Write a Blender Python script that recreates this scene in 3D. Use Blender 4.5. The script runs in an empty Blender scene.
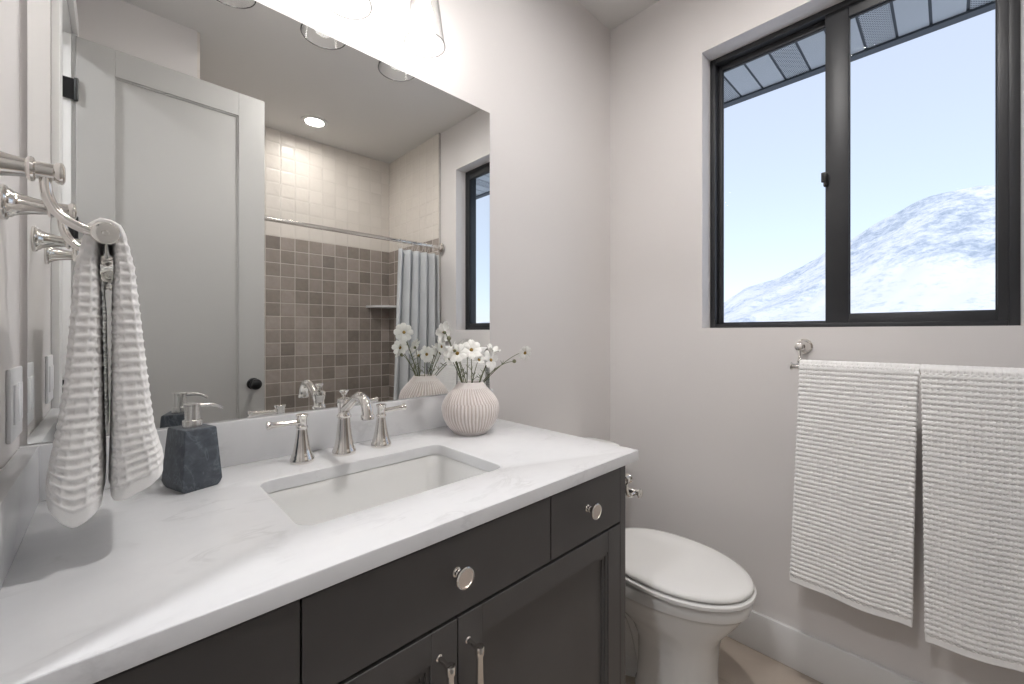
import bpy, bmesh, math, random
from mathutils import Vector, Matrix, noise
PI = math.pi
random.seed(7)
SC = bpy.context.scene
COL = SC.collection

# ------------------------------------------------------------------ camera
cam_d = bpy.data.cameras.new('camera')
cam_d.sensor_width = 36.0
cam_d.lens = 36.0 * 417.33 / 1024.0
cam_d.shift_x = 0.0
cam_d.shift_y = -9.35 / 1024.0
cam_d.clip_start = 0.01
cam_d.clip_end = 6000
cam = bpy.data.objects.new('camera', cam_d)
COL.objects.link(cam)
cam.location = (0.1246, -1.1758, 1.2251)
cam.rotation_euler = (PI / 2, 0, math.radians(46.3262 - 90))
SC.camera = cam

# ------------------------------------------------------------------ view
vs = SC.view_settings
SC.display_settings.display_device = 'sRGB'
vs.view_transform = 'Standard'
vs.look = 'None'
vs.exposure = 0.12
vs.gamma = 1.0
vs.use_curve_mapping = False

# ------------------------------------------------------------------ sky and sun
world = bpy.data.worlds.new('sky')
SC.world = world
world.use_nodes = True
wn = world.node_tree
bg = wn.nodes['Background']
sky = wn.nodes.new('ShaderNodeTexSky')
sky.sky_type = 'NISHITA'
sky.sun_disc = False
sky.sun_elevation = math.radians(33)
sky.sun_rotation = math.radians(255)
sky.altitude = 1400
sky.air_density = 1.0
sky.dust_density = 2.5
sky.ozone_density = 1.0
haze = wn.nodes.new('ShaderNodeMix')          # thin bright winter haze over the whole sky
haze.data_type = 'RGBA'
haze.inputs[0].default_value = 0.72
haze.inputs[7].default_value = (2.95, 3.08, 3.5, 1)
wn.links.new(sky.outputs['Color'], haze.inputs[6])
wn.links.new(haze.outputs[2], bg.inputs['Color'])
bg.inputs['Strength'].default_value = 0.272

sun_d = bpy.data.lights.new('sun', 'SUN')
sun_d.energy = 1.5
sun_d.angle = math.radians(0.6)
sun_d.color = (1.0, 0.97, 0.92)
sun = bpy.data.objects.new('sun', sun_d)
COL.objects.link(sun)
sun.rotation_euler = Vector((0.80, 0.25, -0.55)).to_track_quat('-Z', 'Y').to_euler()

# lamp strengths (used in the lamps' builders)
BULB = 40.0
BULB_COL = (1.0, 0.965, 0.925)
DOWNLIGHT = 120.0
ADDED_CAN = 420.0  # unseen fill lamp, added to even out the room light
ADDED_HALL_LIGHT = 520.0  # unseen fill lamp, added to light the room through the doorway

# ------------------------------------------------------------------ materials
def srgb(r, g, b):
    f = lambda c: c / 12.92 if c <= 0.04045 else ((c + 0.055) / 1.055) ** 2.4
    return (f(r / 255), f(g / 255), f(b / 255), 1.0)


class NT:
    def __init__(self, name):
        self.m = bpy.data.materials.new(name)
        self.m.use_nodes = True
        self.t = self.m.node_tree
        self.b = self.t.nodes['Principled BSDF']
        self.out = self.t.nodes['Material Output']

    def n(self, kind, **kw):
        nd = self.t.nodes.new(kind)
        for k, v in kw.items():
            setattr(nd, k, v)
        return nd

    def link(self, a, b):
        self.t.links.new(a, b)

    def val(self, sock, v):
        if hasattr(v, 'is_output') or isinstance(v, bpy.types.NodeSocket):
            self.link(v, sock)
        else:
            sock.default_value = v

    def math(self, op, a, b=0.0, c=0.0):
        nd = self.n('ShaderNodeMath', operation=op)
        self.val(nd.inputs[0], a)
        self.val(nd.inputs[1], b)
        self.val(nd.inputs[2], c)
        return nd.outputs[0]

    def mix(self, f, a, b):
        nd = self.n('ShaderNodeMix', data_type='RGBA')
        self.val(nd.inputs[0], f)
        self.val(nd.inputs[6], a)
        self.val(nd.inputs[7], b)
        return nd.outputs[2]

    def ramp(self, f, stops):
        nd = self.n('ShaderNodeValToRGB')
        e = nd.color_ramp.elements
        while len(e) < len(stops):
            e.new(0.5)
        for k, (p, c) in enumerate(stops):
            e[k].position = p
            e[k].color = c
        self.link(f, nd.inputs[0])
        return nd.outputs[0]

    def noise(self, scale, detail=3.0, rough=0.5, vec=None, dist=0.0):
        nd = self.n('ShaderNodeTexNoise')
        nd.inputs['Scale'].default_value = scale
        nd.inputs['Detail'].default_value = detail
        nd.inputs['Roughness'].default_value = rough
        nd.inputs['Distortion'].default_value = dist
        if vec is not None:
            self.link(vec, nd.inputs['Vector'])
        return nd.outputs[0]

    def pos(self):
        return self.n('ShaderNodeNewGeometry').outputs['Position']

    def obj(self):
        return self.n('ShaderNodeTexCoord').outputs['Object']

    def bump(self, h, strength=0.2, dist=0.01):
        nd = self.n('ShaderNodeBump')
        nd.inputs['Strength'].default_value = strength
        nd.inputs['Distance'].default_value = dist
        self.link(h, nd.inputs['Height'])
        self.link(nd.outputs[0], self.b.inputs['Normal'])


def mat(name, col, rough=0.5, metal=0.0, spec=None, bump=None, vary=None, coat=0.0):
    w = NT(name)
    b = w.b
    b.inputs['Roughness'].default_value = rough
    b.inputs['Metallic'].default_value = metal
    if spec is not None:
        b.inputs['Specular IOR Level'].default_value = spec
    if coat:
        b.inputs['Coat Weight'].default_value = coat
        b.inputs['Coat Roughness'].default_value = 0.08
    if vary:
        sc, amt = vary
        f = w.noise(sc, 4, 0.55, w.obj())
        dark = tuple(c * (1 - amt) for c in col[:3]) + (1,)
        light = tuple(min(1, c * (1 + amt)) for c in col[:3]) + (1,)
        w.link(w.ramp(f, [(0.3, dark), (0.7, light)]), b.inputs['Base Color'])
    else:
        b.inputs['Base Color'].default_value = col
    if bump:
        sc, st, di = bump
        w.bump(w.noise(sc, 3, 0.5, w.obj()), st, di)
    return w.m


M = {}
M['paint'] = mat('warm white wall paint', (0.715, 0.688, 0.676, 1), 0.55, bump=(260, 0.05, 0.001), vary=(1.5, 0.01))
M['ceiling'] = mat('ceiling paint', (0.71, 0.695, 0.68, 1), 0.7, bump=(240, 0.05, 0.001))
M['trim'] = mat('satin white trim paint', (0.74, 0.735, 0.73, 1), 0.35, bump=(90, 0.02, 0.001))
M['doorpaint'] = mat('satin off white door paint', (0.43, 0.424, 0.412, 1), 0.4, bump=(120, 0.02, 0.001))
M['cabinet'] = mat('charcoal cabinet paint', (0.094, 0.090, 0.089, 1), 0.38, vary=(6, 0.06), bump=(200, 0.02, 0.001))
M['gap'] = mat('dark cabinet interior', (0.012, 0.012, 0.012, 1), 0.7, vary=(5, 0.1))
M['nickel'] = mat('polished nickel', (0.80, 0.775, 0.74, 1), 0.09, 1.0, vary=(3, 0.01))
M['nickel_face'] = mat('soft rose nickel face', (0.84, 0.76, 0.69, 1), 0.3, 1.0, vary=(40, 0.03))
M['steel'] = mat('brushed steel', (0.66, 0.65, 0.63, 1), 0.27, 1.0, vary=(60, 0.04))
M['black'] = mat('matte black metal', (0.012, 0.012, 0.013, 1), 0.35, 0.3, vary=(20, 0.1))
M['winframe'] = mat('black window vinyl', (0.022, 0.023, 0.026, 1), 0.45, vary=(12, 0.08))
M['gasket'] = mat('black gasket', (0.006, 0.006, 0.007, 1), 0.5, vary=(12, 0.1))
M['porcelain'] = mat('white porcelain', (0.80, 0.80, 0.79, 1), 0.12, coat=0.3, vary=(4, 0.008))
M['seat'] = mat('white seat plastic', (0.82, 0.815, 0.80, 1), 0.22, vary=(4, 0.008))
M['acrylic'] = mat('white tub acrylic', (0.78, 0.78, 0.77, 1), 0.2, vary=(4, 0.01))
M['plate'] = mat('white switch plastic', (0.86, 0.86, 0.87, 1), 0.3, vary=(8, 0.01))
M['curtain'] = mat('pale blue grey curtain cloth', srgb(186, 188, 190), 0.8, bump=(300, 0.1, 0.001), vary=(8, 0.03))
M['petal'] = mat('white petal', (0.92, 0.915, 0.88, 1), 0.6, vary=(60, 0.05))
M['stem'] = mat('olive green stem', srgb(98, 104, 72), 0.6, vary=(40, 0.2))
M['pollen'] = mat('dull yellow flower centre', srgb(150, 122, 58), 0.8, bump=(900, 0.6, 0.002), vary=(300, 0.3))
M['bud'] = mat('grey green bud', srgb(120, 120, 92), 0.7, vary=(90, 0.2))
M['beige_core'] = mat('soap pump tube', (0.75, 0.74, 0.72, 1), 0.3, vary=(9, 0.02))
M['soffit'] = mat('grey metal soffit', srgb(188, 194, 198), 0.5, vary=(3, 0.03))
M['soffit_seam'] = mat('dark soffit seam', srgb(74, 80, 86), 0.6, vary=(3, 0.05))
M['added_roofing'] = mat('added_roofing', (0.12, 0.12, 0.12, 1), 0.8, vary=(3, 0.1))


def m_towel():
    w = NT('white waffle cotton')
    w.b.inputs['Base Color'].default_value = (0.87, 0.86, 0.85, 1)
    w.b.inputs['Roughness'].default_value = 0.95
    w.b.inputs['Sheen Weight'].default_value = 0.25
    w.b.inputs['Specular IOR Level'].default_value = 0.1
    w.bump(w.noise(900, 3, 0.7, w.obj()), 0.35, 0.0015)
    return w.m


M['towel'] = m_towel()


def m_thin_glass(name, tint, refl=1.0, edge=None):
    """Thin clear pane: straight-through light plus a Fresnel reflection."""
    w = NT(name)
    w.t.nodes.remove(w.b)
    tr = w.n('ShaderNodeBsdfTransparent')
    tr.inputs[0].default_value = tint
    if edge is not None:
        lw = w.n('ShaderNodeLayerWeight')
        lw.inputs[0].default_value = 0.5
        w.link(w.mix(w.math('POWER', lw.outputs['Facing'], 5.0), tint, edge), tr.inputs[0])
    gl = w.n('ShaderNodeBsdfGlossy')
    gl.inputs['Roughness'].default_value = 0.01
    fr = w.n('ShaderNodeFresnel')
    geo = w.n('ShaderNodeNewGeometry')       # same reflection from both faces of the thin glass
    w.link(w.math('MULTIPLY_ADD', geo.outputs['Backfacing'], 1 / 1.45 - 1.45, 1.45), fr.inputs[0])
    nz = w.noise(2, 1, 0.5, w.obj())
    f = w.math('MULTIPLY', w.math('MULTIPLY', fr.outputs[0], refl), w.math('MULTIPLY_ADD', nz, 0.02, 0.99))
    mx = w.n('ShaderNodeMixShader')
    w.link(f, mx.inputs[0])
    w.link(tr.outputs[0], mx.inputs[1])
    w.link(gl.outputs[0], mx.inputs[2])
    w.link(mx.outputs[0], w.out.inputs[0])
    return w.m


M['pane'] = m_thin_glass('window pane glass', (0.97, 0.985, 0.99, 1), 0.006)
M['shade'] = m_thin_glass('clear lamp shade glass', (0.97, 0.97, 0.97, 1), 1.0, (0.25, 0.26, 0.27, 1))
M['shade_rim'] = m_thin_glass('thick glass rim', (0.16, 0.165, 0.17, 1), 0.6, (0.08, 0.08, 0.08, 1))


def m_emit(name, col, strength):
    w = NT(name)
    w.b.inputs['Base Color'].default_value = (0.9, 0.9, 0.9, 1)
    w.b.inputs['Emission Color'].default_value = tuple(col) + (1,)
    w.b.inputs['Emission Strength'].default_value = strength
    return w.m


M['bulb'] = m_emit('lit frosted bulb', BULB_COL, BULB)
M['downlight'] = m_emit('lit downlight lens', (1.0, 0.95, 0.90), DOWNLIGHT)
M['added_can_lens'] = m_emit('added ceiling fill lens', (1.0, 0.97, 0.945), ADDED_CAN)
M['added_hall_lens'] = m_emit('added hall fill lens', (0.97, 0.975, 1.0), ADDED_HALL_LIGHT)


def m_mirror():
    w = NT('mirror silver')
    w.b.inputs['Base Color'].default_value = (0.92, 0.93, 0.92, 1)
    w.b.inputs['Metallic'].default_value = 1.0
    w.b.inputs['Roughness'].default_value = 0.0
    return w.m


M['mirror'] = m_mirror()
M['mirror_edge'] = mat('polished mirror edge', (0.42, 0.45, 0.45, 1), 0.15, 0.6, vary=(5, 0.05))


def m_quartz():
    w = NT('white veined quartz')
    p = w.pos()
    w.b.inputs['Roughness'].default_value = 0.2
    warp = w.noise(3.0, 4, 0.55, p)
    mp = w.n('ShaderNodeMapping')
    mp.inputs['Scale'].default_value = (5.0, 11.0, 8.0)
    mp.inputs['Rotation'].default_value = (0, 0, 0.5)
    w.link(p, mp.inputs[0])
    n1 = w.noise(1.1, 6, 0.6, mp.outputs[0], 0.8)
    vein = w.math('ABSOLUTE', w.math('SUBTRACT', n1, 0.5))
    vein = w.math('SUBTRACT', 1.0, w.math('MULTIPLY', vein, 22.0))
    vein = w.math('MAXIMUM', vein, 0.0)
    gate = w.ramp(w.noise(9, 2, 0.5, p), [(0.52, (0, 0, 0, 1)), (0.68, (1, 1, 1, 1))])
    vein = w.math('MULTIPLY', vein, gate)
    cloud = w.ramp(w.noise(6, 5, 0.6, p), [(0.3, (0.69, 0.695, 0.71, 1)), (0.7, (0.755, 0.76, 0.772, 1))])
    c = w.mix(w.math('MULTIPLY', vein, 0.32), cloud, (0.47, 0.47, 0.48, 1))
    w.link(c, w.b.inputs['Base Color'])
    return w.m


M['quartz'] = m_quartz()


def m_tile(name, u_axis, split_z):
    """Glazed square tiles on a 10 cm module: taupe below split_z, cream above."""
    w = NT(name)
    sep = w.n('ShaderNodeSeparateXYZ')
    w.link(w.pos(), sep.inputs[0])
    u = w.math('ADD', sep.outputs[u_axis], 9.086 if u_axis == 0 else 10.12 + 2.3137)
    v = w.math('ADD', sep.outputs[2], 10.0 - (split_z % 0.1))
    S = 0.1012
    uu = w.math('DIVIDE', u, S)
    vv = w.math('DIVIDE', v, 0.1)
    fu, fv = w.math('FRACT', uu), w.math('FRACT', vv)
    g = 0.028
    e = lambda f: w.math('MINIMUM', f, w.math('SUBTRACT', 1.0, f))
    edge = w.math('MINIMUM', e(fu), e(fv))
    grout = w.math('LESS_THAN', edge, g)
    cmb = w.n('ShaderNodeCombineXYZ')
    w.link(w.math('FLOOR', uu), cmb.inputs[0])
    w.link(w.math('FLOOR', vv), cmb.inputs[1])
    wn_ = w.n('ShaderNodeTexWhiteNoise', noise_dimensions='3D')
    w.link(cmb.outputs[0], wn_.inputs['Vector'])
    rnd = wn_.outputs['Value']
    mott = w.noise(22, 4, 0.6, w.pos())
    f = w.math('ADD', w.math('MULTIPLY', rnd, 0.62), w.math('MULTIPLY', mott, 0.45))
    dark = w.ramp(f, [(0.1, srgb(128, 119, 113)), (0.45, srgb(150, 141, 134)), (0.7, srgb(164, 154, 147)), (1.0, srgb(182, 172, 165))])
    cream = w.ramp(f, [(0.1, srgb(219, 213, 206)), (1.0, srgb(228, 222, 215))])
    up = w.math('GREATER_THAN', sep.outputs[2], split_z)
    tile = w.mix(up, dark, cream)
    gc = w.mix(up, srgb(200, 191, 183), srgb(214, 208, 201))
    w.link(w.mix(grout, tile, gc), w.b.inputs['Base Color'])
    w.link(w.math('MULTIPLY_ADD', grout, 0.5, 0.13), w.b.inputs['Roughness'])
    prof = w.math('MINIMUM', w.math('MULTIPLY', edge, 9.0), 1.0)
    wave = w.noise(13, 2, 0.5, w.pos())
    sp = w.n('ShaderNodeSeparateColor')
    w.link(wn_.outputs['Color'], sp.inputs[0])
    # handmade tiles never lie quite flat: every tile leans a little its own way
    tu = w.math('MULTIPLY', fu, w.math('SUBTRACT', sp.outputs[0], 0.5))
    tv = w.math('MULTIPLY', fv, w.math('SUBTRACT', sp.outputs[1], 0.5))
    lean = w.math('MULTIPLY', w.math('ADD', tu, tv), 2.2)
    h = w.math('ADD', w.math('MULTIPLY', prof, 0.35), w.math('ADD', w.math('MULTIPLY', wave, 0.9), lean))
    w.bump(h, 1.0, 0.004)
    return w.m


TSPLIT = 1.948
M['tile_x'] = m_tile('glazed wall tile facing the room', 0, TSPLIT)
M['tile_y'] = m_tile('glazed wall tile on the side', 1, TSPLIT)


def m_floor():
    w = NT('taupe floor tile')
    p = w.pos()
    sep = w.n('ShaderNodeSeparateXYZ')
    w.link(p, sep.inputs[0])
    uu = w.math('DIVIDE', w.math('ADD', sep.outputs[0], 10.02), 0.30)
    vv = w.math('DIVIDE', w.math('ADD', sep.outputs[1], 10.13), 0.60)
    fu, fv = w.math('FRACT', uu), w.math('FRACT', vv)
    e = lambda f, s: w.math('MULTIPLY', w.math('MINIMUM', f, w.math('SUBTRACT', 1.0, f)), s)
    edge = w.math('MINIMUM', e(fu, 0.30), e(fv, 0.60))
    grout = w.math('LESS_THAN', edge, 0.0016)
    c = w.ramp(w.noise(4, 6, 0.6, p, 0.4), [(0.25, srgb(164, 152, 140)), (0.75, srgb(182, 170, 158))])
    w.link(w.mix(grout, c, srgb(160, 150, 138)), w.b.inputs['Base Color'])
    w.b.inputs['Roughness'].default_value = 0.42
    w.bump(w.noise(60, 4, 0.6, p), 0.08, 0.002)
    return w.m


M['floor'] = m_floor()


def m_slate():
    w = NT('dark blue grey soapstone')
    p = w.obj()
    f = w.noise(55, 6, 0.65, p, 0.6)
    c = w.ramp(f, [(0.25, srgb(58, 63, 70)), (0.55, srgb(78, 84, 92)), (0.8, srgb(104, 111, 119))])
    n1 = w.noise(14, 5, 0.6, p, 1.0)
    vein = w.math('MAXIMUM', w.math('SUBTRACT', 1.0, w.math('MULTIPLY', w.math('ABSOLUTE', w.math('SUBTRACT', n1, 0.52)), 45)), 0.0)
    w.link(w.mix(w.math('MULTIPLY', vein, 0.35), c, srgb(130, 140, 150)), w.b.inputs['Base Color'])
    w.b.inputs['Roughness'].default_value = 0.5
    return w.m


M['slate'] = m_slate()


def m_vase():
    w = NT('chalk white carved ceramic')
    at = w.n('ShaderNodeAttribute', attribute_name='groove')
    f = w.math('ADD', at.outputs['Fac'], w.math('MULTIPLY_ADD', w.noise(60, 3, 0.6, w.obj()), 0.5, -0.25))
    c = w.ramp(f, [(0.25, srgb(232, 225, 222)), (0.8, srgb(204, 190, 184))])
    w.link(c, w.b.inputs['Base Color'])
    w.b.inputs['Roughness'].default_value = 0.75
    w.bump(w.noise(250, 3, 0.6, w.obj()), 0.15, 0.001)
    return w.m


M['vase'] = m_vase()


def m_perf():
    w = NT('perforated soffit panel')
    sep = w.n('ShaderNodeSeparateXYZ')
    w.link(w.pos(), sep.inputs[0])
    a = w.math('ADD', sep.outputs[0], sep.outputs[1])
    b = w.math('SUBTRACT', sep.outputs[0], sep.outputs[1])
    S = 0.0135
    q = lambda t: w.math('SUBTRACT', w.math('FRACT', w.math('DIVIDE', w.math('ADD', t, 50.0), S)), 0.5)
    fa, fb = q(a), q(b)
    d = w.math('SQRT', w.math('ADD', w.math('MULTIPLY', fa, fa), w.math('MULTIPLY', fb, fb)))
    hole = w.math('LESS_THAN', d, 0.31)
    w.link(w.mix(hole, srgb(188, 194, 198), srgb(40, 44, 50)), w.b.inputs['Base Color'])
    w.b.inputs['Roughness'].default_value = 0.5
    return w.m


M['perf'] = m_perf()


def m_snow():
    w = NT('snowy hillside')
    p = w.pos()
    sep = w.n('ShaderNodeSeparateXYZ')
    w.link(p, sep.inputs[0])
    big = w.noise(0.011, 9, 0.62, p, 0.4)                 # drifts and rock bands
    fine = w.noise(0.075, 10, 0.8, p)                     # scrub poking through the snow
    hgt = w.math('MULTIPLY', w.math('SUBTRACT', sep.outputs[2], 70.0), 0.0007)   # more bare scrub higher up
    hgt = w.math('MINIMUM', w.math('MAXIMUM', hgt, 0.0), 0.05)
    f = w.math('ADD', w.math('ADD', w.math('MULTIPLY', big, 0.42), w.math('MULTIPLY', fine, 0.58)), hgt)
    c = w.ramp(f, [(0.48, (0.80, 0.81, 0.84, 1)), (0.53, (0.68, 0.72, 0.79, 1)), (0.60, (0.46, 0.52, 0.61, 1)), (0.70, (0.24, 0.31, 0.41, 1))])
    w.link(c, w.b.inputs['Base Color'])
    w.b.inputs['Roughness'].default_value = 0.9
    w.b.inputs['Specular IOR Level'].default_value = 0.1
    return w.m


M['snow'] = m_snow()

# ------------------------------------------------------------------ mesh helpers
def tag(o, label=None, cat=None, group=None, kind=None):
    if label:
        o['label'] = label
    if cat:
        o['category'] = cat
    if group:
        o['group'] = group
    if kind:
        o['kind'] = kind
    return o


def thing(name, label, cat, loc=(0, 0, 0), rotz=0.0, group=None):
    o = bpy.data.objects.new(name, None)
    COL.objects.link(o)
    o.empty_display_size = 0.05
    o.location = loc
    o.rotation_euler = (0, 0, rotz)
    return tag(o, label, cat, group)


def root_of(o):
    while o.parent is not None:
        o = o.parent
    return o


def link(name, bm, m, parent=None, smooth=True, local=False, sharp=35, loc=None):
    """Link a bmesh as ONE mesh object. Vertices are in room coordinates unless local."""
    off = None
    if parent is not None and not local:
        off = Vector(root_of(parent).location)
    elif loc is not None and not local:
        off = Vector(loc)
    if off is not None:
        bmesh.ops.translate(bm, verts=bm.verts, vec=-off)
    bmesh.ops.recalc_face_normals(bm, faces=bm.faces)
    me = bpy.data.meshes.new(name)
    bm.to_mesh(me)
    bm.free()
    mats = m if isinstance(m, (list, tuple)) else [m]
    for k in mats:
        me.materials.append(k)
    if smooth:
        me.shade_smooth()
        me.set_sharp_from_angle(angle=math.radians(sharp))
    o = bpy.data.objects.new(name, me)
    COL.objects.link(o)
    if parent is not None:
        o.parent = parent
    elif loc is not None:
        o.location = loc
    return o


def struct(name, bm, m, parent=None, smooth=True):
    o = link(name, bm, m, parent, smooth)
    if parent is None:
        o['kind'] = 'structure'
    return o


def box(bm, x0, x1, y0, y1, z0, z1, bev=0.0, seg=2, mi=0):
    r = bmesh.ops.create_cube(bm, size=1.0)
    vv = r['verts']
    for v in vv:
        v.co = Vector(((x0 + x1) / 2 + v.co.x * (x1 - x0), (y0 + y1) / 2 + v.co.y * (y1 - y0), (z0 + z1) / 2 + v.co.z * (z1 - z0)))
    fs = list({f for v in vv for f in v.link_faces})
    for f in fs:
        f.material_index = mi
    if bev > 0:
        es = list({e for v in vv for e in v.link_edges})
        bmesh.ops.bevel(bm, geom=es, offset=bev, segments=seg, profile=0.5, affect='EDGES')
    return bm


def nb():
    return bmesh.new()


def bx(*a, **k):
    return box(nb(), *a, **k)


def ring_faces(bm, rings, closed=True, cap0=True, cap1=True, mi=0):
    n = len(rings[0])
    for a, b in zip(rings, rings[1:]):
        for i in range(n if closed else n - 1):
            j = (i + 1) % n
            try:
                f = bm.faces.new((a[i], a[j], b[j], b[i]))
                f.material_index = mi
            except ValueError:
                pass
    if cap0:
        bm.faces.new(rings[0]).material_index = mi
    if cap1:
        bm.faces.new(rings[-1]).material_index = mi


def lathe(bm, prof, seg=32, mat4=None, mi=0, cap=True):
    """prof: (radius, height) along local z; mat4 places it."""
    mat4 = mat4 or Matrix.Identity(4)
    rings = []
    for r, z in prof:
        r = max(r, 1e-5)
        rings.append([bm.verts.new(mat4 @ Vector((r * math.cos(2 * PI * i / seg), r * math.sin(2 * PI * i / seg), z))) for i in range(seg)])
    ring_faces(bm, rings, True, cap, cap, mi)
    return bm


def axis_mat(p, d):
    d = Vector(d).normalized()
    return Matrix.Translation(Vector(p)) @ d.to_track_quat('Z', 'Y').to_matrix().to_4x4()


def tube(bm, pts, rad, seg=12, mi=0):
    pts = [Vector(p) for p in pts]
    n = len(pts)
    rr = rad if isinstance(rad, (list, tuple)) else [rad] * n
    t0 = (pts[1] - pts[0]).normalized()
    nx = t0.orthogonal().normalized()
    rings = []
    for k in range(n):
        if k == 0:
            t = pts[1] - pts[0]
        elif k == n - 1:
            t = pts[-1] - pts[-2]
        else:
            t = pts[k + 1] - pts[k - 1]
        t.normalize()
        nx = (nx - t * nx.dot(t)).normalized()
        ny = t.cross(nx)
        rings.append([bm.verts.new(pts[k] + (nx * math.cos(2 * PI * i / seg) + ny * math.sin(2 * PI * i / seg)) * rr[k]) for i in range(seg)])
    ring_faces(bm, rings, True, True, True, mi)
    return bm


def bez(p0, p1, p2, p3, n=14):
    out = []
    for i in range(n + 1):
        t = i / n
        a = (1 - t)
        out.append(Vector(p0) * a ** 3 + Vector(p1) * 3 * a * a * t + Vector(p2) * 3 * a * t * t + Vector(p3) * t ** 3)
    return out


def rrect(x0, x1, y0, y1, r, n=6):
    pts = []
    for cx, cy, a0 in ((x1 - r, y1 - r, 0), (x0 + r, y1 - r, PI / 2), (x0 + r, y0 + r, PI), (x1 - r, y0 + r, 1.5 * PI)):
        for i in range(n + 1):
            a = a0 + PI / 2 * i / n
            pts.append((cx + r * math.cos(a), cy + r * math.sin(a)))
    return pts


def smoothstep(a, b, x):
    t = min(1.0, max(0.0, (x - a) / (b - a)))
    return t * t * (3 - 2 * t)


def lerp_tab(tab, x):
    if x <= tab[0][0]:
        return tab[0][1]
    for (a, va), (b, vb) in zip(tab, tab[1:]):
        if x <= b:
            return va + (vb - va) * (x - a) / (b - a)
    return tab[-1][1]


# ------------------------------------------------------------------ room dimensions (metres)
XW, ZC = 1.9302, 2.743          # window wall, ceiling
YB = -2.3137                    # tiled back wall of the shower
SX, SY = 0.4294, -1.447         # short wall beside the tub
WY1, WY2, WZ0, WZ1 = -0.4525, -1.3183, 1.2447, 2.4137   # window opening
DY1, DY2, DZ = -0.62, -1.315, 2.452                      # doorway in the left wall
CT = 0.9138                     # countertop

# ------------------------------------------------------------------ structure
struct('floor', bx(-0.14, XW + 0.16, YB - 0.12, 0.12, -0.08, 0.0), M['floor'], smooth=False)
struct('ceiling', bx(-0.14, XW + 0.16, YB - 0.12, 0.12, ZC, ZC + 0.12), M['ceiling'], smooth=False)
struct('wall_back', bx(-0.14, XW + 0.16, 0.0, 0.12, 0, ZC), M['paint'], smooth=False)
bm = nb()
XO = XW + 0.16
box(bm, XW, XO, WY1, 0.0, 0, ZC)
box(bm, XW, XO, YB, WY2, 0, ZC)
box(bm, XW, XO, WY2, WY1, 0, WZ0)
box(bm, XW, XO, WY2, WY1, WZ1, ZC)
struct('wall_right', bm, M['paint'], smooth=False)
bm = nb()
box(bm, -0.12, 0.0, DY1, 0.0, 0, ZC)
box(bm, -0.12, 0.0, YB, DY2, 0, ZC)
box(bm, -0.12, 0.0, DY2, DY1, DZ, ZC)
struct('wall_left', bm, M['paint'], smooth=False)
struct('wall_alcove_side', bx(0.0, SX, YB, SY, 0, ZC), M['paint'], smooth=False)
struct('wall_front', bx(-0.14, XW + 0.16, YB - 0.12, YB, 0, ZC), M['tile_x'], smooth=False)
TX = 1.9161
struct('trim_1', bx(TX, XW, YB, -1.519, 0.0, ZC), M['tile_y'], smooth=False)       # tiled side of the shower
struct('trim_2', bx(TX - 0.002, XW, -1.519, -1.512, 0.45, ZC), M['steel'], smooth=False)  # metal tile edge
struct('trim_3', bx(SX, SX + 0.012, YB, SY - 0.01, 0.0, ZC), M['tile_y'], smooth=False)


def baseboard(name, pts_box):
    x0, x1, y0, y1, axis = pts_box
    bm = nb()
    box(bm, x0, x1, y0, y1, 0.0, 0.1437, 0.003, 2)
    struct(name, bm, M['trim'])


baseboard('baseboard_right', (XW - 0.016, XW, -1.50, 0.0, 'y'))
baseboard('baseboard_back', (1.115, XW - 0.016, -0.016, 0.0, 'x'))
baseboard('baseboard_left', (0.0, SX, SY, SY + 0.014, 'x'))

# door casing and jamb (left wall)
bm = nb()
for y0, y1 in ((DY1, DY1 + 0.085), (DY2 - 0.085, DY2)):
    box(bm, 0.0, 0.017, y0, y1, 0, DZ + 0.085, 0.003)
box(bm, 0.0, 0.018, DY2 - 0.085, DY1 + 0.085, DZ, DZ + 0.085, 0.003)
struct('trim_4', bm, M['trim'])
bm = nb()
box(bm, -0.12, 0.0, DY1 - 0.012, DY1, 0, DZ, 0.001)
box(bm, -0.12, 0.0, DY2, DY2 + 0.012, 0, DZ, 0.001)
box(bm, -0.12, 0.0, DY2, DY1, DZ - 0.012, DZ, 0.001)
box(bm, -0.075, -0.045, DY2 + 0.012, DY2 + 0.024, 0, DZ - 0.012, 0.001)   # stops
box(bm, -0.075, -0.045, DY1 - 0.024, DY1 - 0.012, 0, DZ - 0.012, 0.001)
box(bm, -0.075, -0.045, DY2 + 0.012, DY1 - 0.012, DZ - 0.024, DZ - 0.012, 0.001)
struct('trim_5', bm, M['trim'])

# hall beyond the doorway
struct('hall_floor', bx(-1.4, -0.14, -2.6, 0.3, -0.08, 0.0), M['floor'], smooth=False)
struct('hall_ceiling', bx(-1.4, -0.14, -2.6, 0.3, ZC, ZC + 0.12), M['ceiling'], smooth=False)
bm = nb()
box(bm, -1.4, -1.3, -2.6, 0.3, 0, ZC)
box(bm, -1.3, -0.12, 0.2, 0.3, 0, ZC)
box(bm, -1.3, -0.12, -2.6, -2.5, 0, ZC)
box(bm, -0.14, -0.12, -2.5, YB - 0.12, 0, ZC)
box(bm, -0.14, -0.12, 0.12, 0.2, 0, ZC)
struct('hall_wall', bm, M['paint'], smooth=False)
struct('added_roof', bx(-1.6, 2.66, -4.2, 3.0, ZC + 0.13, ZC + 0.25), M['added_roofing'], smooth=False)  # unseen slab added to keep the sun off the hall and soffit

# ------------------------------------------------------------------ window
XF = 2.0148                      # inner face of the frame
win = tag(bpy.data.objects.new('window_1', None), kind='structure')
COL.objects.link(win)
win.location = (XF, (WY1 + WY2) / 2, WZ0)


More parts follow.
